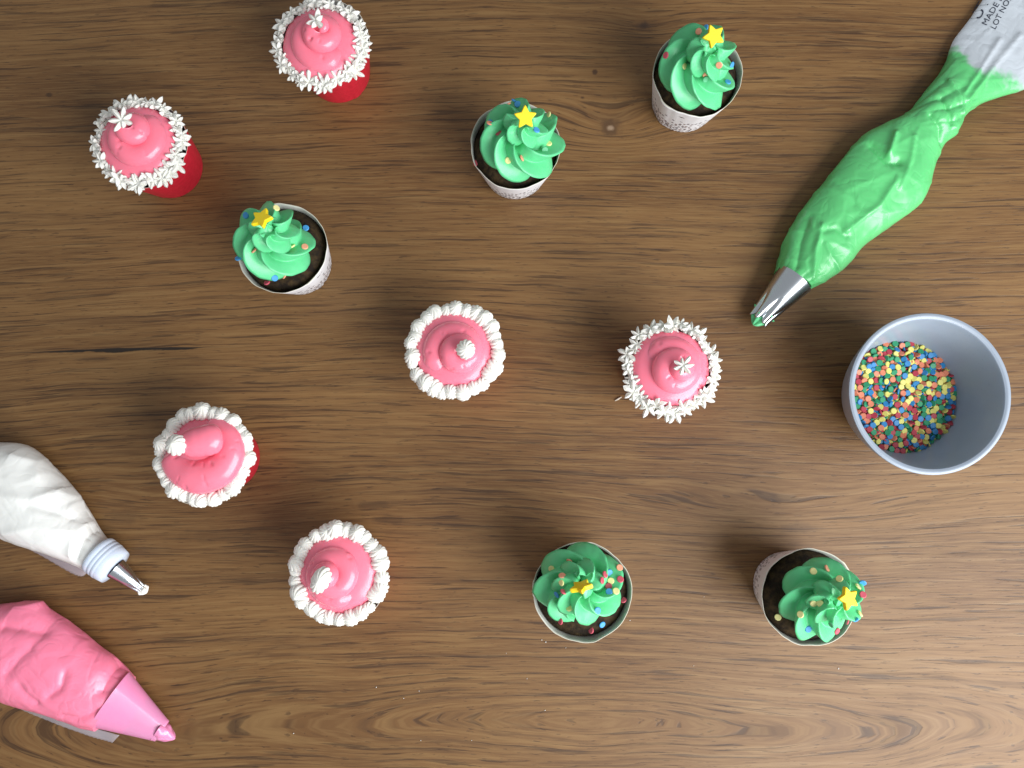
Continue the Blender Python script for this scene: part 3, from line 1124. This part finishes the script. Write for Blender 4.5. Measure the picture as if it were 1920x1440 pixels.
place(obj('nozzle', cone_mesh('nozzle', 0.0152, 0.0078, L_, STEEL, 6, 0.42), gb), m_, gb)
m2 = m_ @ Matrix.Translation((0, 0, L_ * 0.80))
place(obj('icing', blob('icing', 0.0074, L_ * 0.30, GREEN, 2, 6, 0.25), gb), m2, gb)


def print_on(text, px0, px1, cap, z, bvh, root, parent):
    """ink lettering laid on the film: baseline from px0 towards px1"""
    cu = bpy.data.curves.new('printed_text', 'FONT')
    cu.body = text
    cu.size = 1.0
    cu.resolution_u = 3
    tmp = bpy.data.objects.new('printed_text', cu)
    C.objects.link(tmp)
    dg = bpy.context.evaluated_depsgraph_get()
    me = bpy.data.meshes.new_from_object(tmp.evaluated_get(dg))
    bpy.data.objects.remove(tmp)
    A, B = at(*px0, z), at(*px1, z)
    ex = (B - A).normalized()
    ey = Vector((-ex.y, ex.x, 0))
    xs = [q.co.x for q in me.vertices]
    w = max(xs) - min(xs)
    sx = (B - A).length / w
    sy = cap / 0.70
    for q in me.vertices:
        p = A + ex * (q.co.x - min(xs)) * sx + ey * q.co.y * sy
        h = bvh.ray_cast(Vector((p.x - root.x, p.y - root.y, 0.2)), Vector((0, 0, -1)))
        zz = h[0].z + 0.00035 if h[0] is not None else 0.001
        q.co = (p.x - root.x, p.y - root.y, zz)
    me.materials.clear()
    me.materials.append(INK)
    return obj('printed_text', me, parent)


gbv = BVHTree.FromPolygons([q.co.copy() for q in gm.vertices], [tuple(p.vertices) for p in gm.polygons])
print_on('LOT NO.', (1868, 54), (1902, -6), 0.0043, 0.013, gbv, g0, gb)
print_on('MADE IN', (1853, 45), (1894, -18), 0.0043, 0.013, gbv, g0, gb)
print_on('UT', (1842, 33), (1864, -6), 0.0066, 0.012, gbv, g0, gb)

# --- white bag
w0 = at(60, 950)
wb = thing('piping_bag', 'white filled piping bag with blue coupler and thin steel nozzle', 'piping bag', w0)
WST = [(200, 1012, 176, 1076, 0.026), (184, 993, 156, 1064, 0.027), (168, 968, 130, 1054, 0.032), (140, 928, 92, 1040, 0.038), (106, 888, 42, 1022, 0.042), (66, 846, -8, 1002, 0.044), (36, 832, -64, 985, 0.043), (-15, 829, -130, 960, 0.038), (-95, 815, -200, 925, 0.03), (-170, 800, -270, 890, 0.012)]
WCR = [([(50, 945), (95, 960), (120, 975)], 0.04, -0.0028, 0.004), ([(90, 925), (118, 945), (110, 965)], 0.04, 0.003, 0.005), ([(150, 985), (135, 1015), (128, 1045)], 0.03, 0.0018, 0.003),
       ([(10, 855), (50, 870), (62, 900)], 0.04, 0.0022, 0.004), ([(100, 900), (125, 935), (140, 965)], 0.036, -0.0015, 0.004), ([(165, 985), (150, 1015), (140, 1045)], 0.03, -0.0018, 0.0025),
       ([(0, 1000), (60, 990), (120, 1000)], 0.04, 0.0018, 0.004), ([(0, 930), (50, 940), (80, 930)], 0.042, 0.002, 0.004)]
wm = bag_mesh(WST, 170, 130, 8.1, film('white_icing_in_film', (0.80, 0.81, 0.78), (1, 0.95, 0.85), None, 0.16), WCR, 0.0008, [(0.12, 0.06, 11, 0.2, 0.0009)], w0, crinkle=0.35)
obj('bag', wm, wb)
a, b = at(182, 1038, 0.0145), at(216, 1064, 0.0145)
m_, L_ = frame_along(a, b)
rp = [(0.0, 0.0), (0.0142, 0.0), (0.0148, 0.001)]
for k in range(3):
    z = 0.002 + k * L_ / 5.5
    rp += [(0.0149, z), (0.0149, z + L_ / 9), (0.01465, z + L_ / 8), (0.01465, z + L_ / 6.2)]
rp += [(0.0136, L_), (0.0085, L_ + 0.0006), (0.0, L_ + 0.0006)]
v, f = lathe(rp, 72)
place(obj('coupler', mesh('coupler', v, f, True, [COUPLER]), wb), m_, wb)
a, b = at(216, 1065, 0.0145), at(268, 1106, 0.0085)
m_, L_ = frame_along(a, b)
place(obj('nozzle', cone_mesh('nozzle', 0.0082, 0.0036, L_, STEEL, 8, 0.25), wb), m_, wb)
place(obj('icing', blob('icing', 0.0034, 0.0055, WHITE, 5, 8, 0.15, 0.5), wb), m_ @ Matrix.Translation((0, 0, L_ * 0.94)), wb)
solid(obj('seam_flap', flap('seam_flap', [(-60, 975), (0, 1000), (80, 1030), (150, 1056), (166, 1064)], [(-60, 985), (0, 1008), (70, 1045), (138, 1082), (160, 1074)], w0, 0.006, CLEAR, 0.0008), wb), 0.0002)

# --- pink bag
p0 = at(100, 1250)
pb = thing('piping_bag', 'pink filled piping bag with milky cone tip in the lower left corner', 'piping bag', p0)
PST = [(248, 1272, 186, 1366, 0.030), (228, 1250, 156, 1360, 0.034), (205, 1230, 118, 1348, 0.037), (165, 1200, 70, 1334, 0.040), (120, 1166, 16, 1316, 0.042), (72, 1133, -36, 1298, 0.042), (34, 1128, -90, 1275, 0.040), (-22, 1135, -150, 1245, 0.034), (-90, 1140, -210, 1215, 0.02)]
PCR = [([(0, 1175), (45, 1180), (75, 1190)], 0.04, -0.004, 0.005), ([(0, 1148), (50, 1146), (85, 1150)], 0.042, 0.003, 0.003), ([(118, 1262), (112, 1290), (85, 1310)], 0.04, -0.0022, 0.0032),
       ([(208, 1245), (195, 1270), (185, 1300)], 0.036, -0.0028, 0.005), ([(40, 1280), (50, 1300), (70, 1320)], 0.036, -0.002, 0.003), ([(55, 1215), (40, 1230), (10, 1265)], 0.042, -0.002, 0.004),
       ([(120, 1340), (150, 1345), (185, 1330)], 0.03, -0.002, 0.003), ([(95, 1155), (115, 1170)], 0.038, 0.002, 0.003), ([(20, 1130), (55, 1122), (80, 1140)], 0.036, -0.003, 0.0025)]
pm = bag_mesh(PST, 170, 130, 5.7, film('pink_icing_in_film', (0.95, 0.23, 0.365), (1, 0.35, 0.4), None, 0.25), PCR, 0.0011, [(0.06, 0.07, 9, 0.3, 0.0009)], p0, crinkle=0.3)
obj('bag', pm, pb)
a, b = at(206, 1311, 0.0165), at(304, 1371, 0.0105)
m_, L_ = frame_along(a, b)
nz_o = obj('cone_tip', cone_mesh('cone_tip', 0.0232, 0.0085, L_, PINK_CONE), pb)
place(nz_o, m_ @ Matrix.Diagonal((1, 0.70, 1, 1)), pb)
place(obj('icing', blob('icing', 0.0084, 0.0145, PINK_CONE, 9, 3, 0.06, 0.0), pb), m_ @ Matrix.Translation((0, 0, L_ * 0.93)), pb)
solid(obj('seam_flap', flap('seam_flap', [(-60, 1288), (0, 1312), (80, 1338), (150, 1358), (225, 1378)], [(-60, 1300), (0, 1322), (70, 1352), (150, 1382), (204, 1398)], p0, 0.006, CLEAR, 0.0008), pb), 0.0002)

# ------------------------------------------------------------------ crumbs of sugar on the table
cv, cf, = [], []
spots = [(1015, 1198), (1022, 1203), (757, 1309), (785, 1296), (990, 1273), (1023, 1330), (790, 1387), (550, 1374), (705, 1290), (885, 1390), (1181, 1162), (1302, 1247), (1570, 1252), (950, 1226), (1060, 1215), (1320, 1120)]
for (px, py) in spots:
    p = at(px + rng.uniform(-2, 2), py + rng.uniform(-2, 2))
    r = rng.uniform(0.0003, 0.00055)
    o0 = len(cv)
    for d in ((1, 0, 0), (-1, 0, 0), (0, 1, 0), (0, -1, 0), (0, 0, 1), (0, 0, -1)):
        k = r * rng.uniform(0.7, 1.3)
        cv.append((p.x + d[0] * k, p.y + d[1] * k, r * 0.9 + d[2] * r * 0.85))
    cf += [tuple(o0 + i for i in q) for q in ((0, 2, 4), (2, 1, 4), (1, 3, 4), (3, 0, 4), (2, 0, 5), (1, 2, 5), (3, 1, 5), (0, 3, 5))]
cr_o = obj('sugar_crumbs', mesh('sugar_crumbs', cv, cf, False, [WHITE]))
cr_o['kind'] = 'stuff'
cr_o['label'] = 'tiny white sugar crumbs scattered on the lower table'
cr_o['category'] = 'crumbs'

# a thin pale sliver on the wood left of the pink cupcake by the bowl
a, b = at(1152, 752), at(1166, 744)
m_, L_ = frame_along(a + Vector((0, 0, 0.0008)), b + Vector((0, 0, 0.0010)))
sv, sf = lathe([(0.0, 0.0), (0.00035, L_ * 0.1), (0.0006, L_ * 0.5), (0.0003, L_ * 0.9), (0.0, L_)], 6, lambda r, z, a: (r * (1 if z < L_ * 0.4 else 1.2), z))
so = obj('splinter', mesh('splinter', sv, sf, True, [EDGE_P]))
so.matrix_world = m_
tag(so, 'thin pale sliver lying beside the pink cupcake left of the bowl', 'splinter')
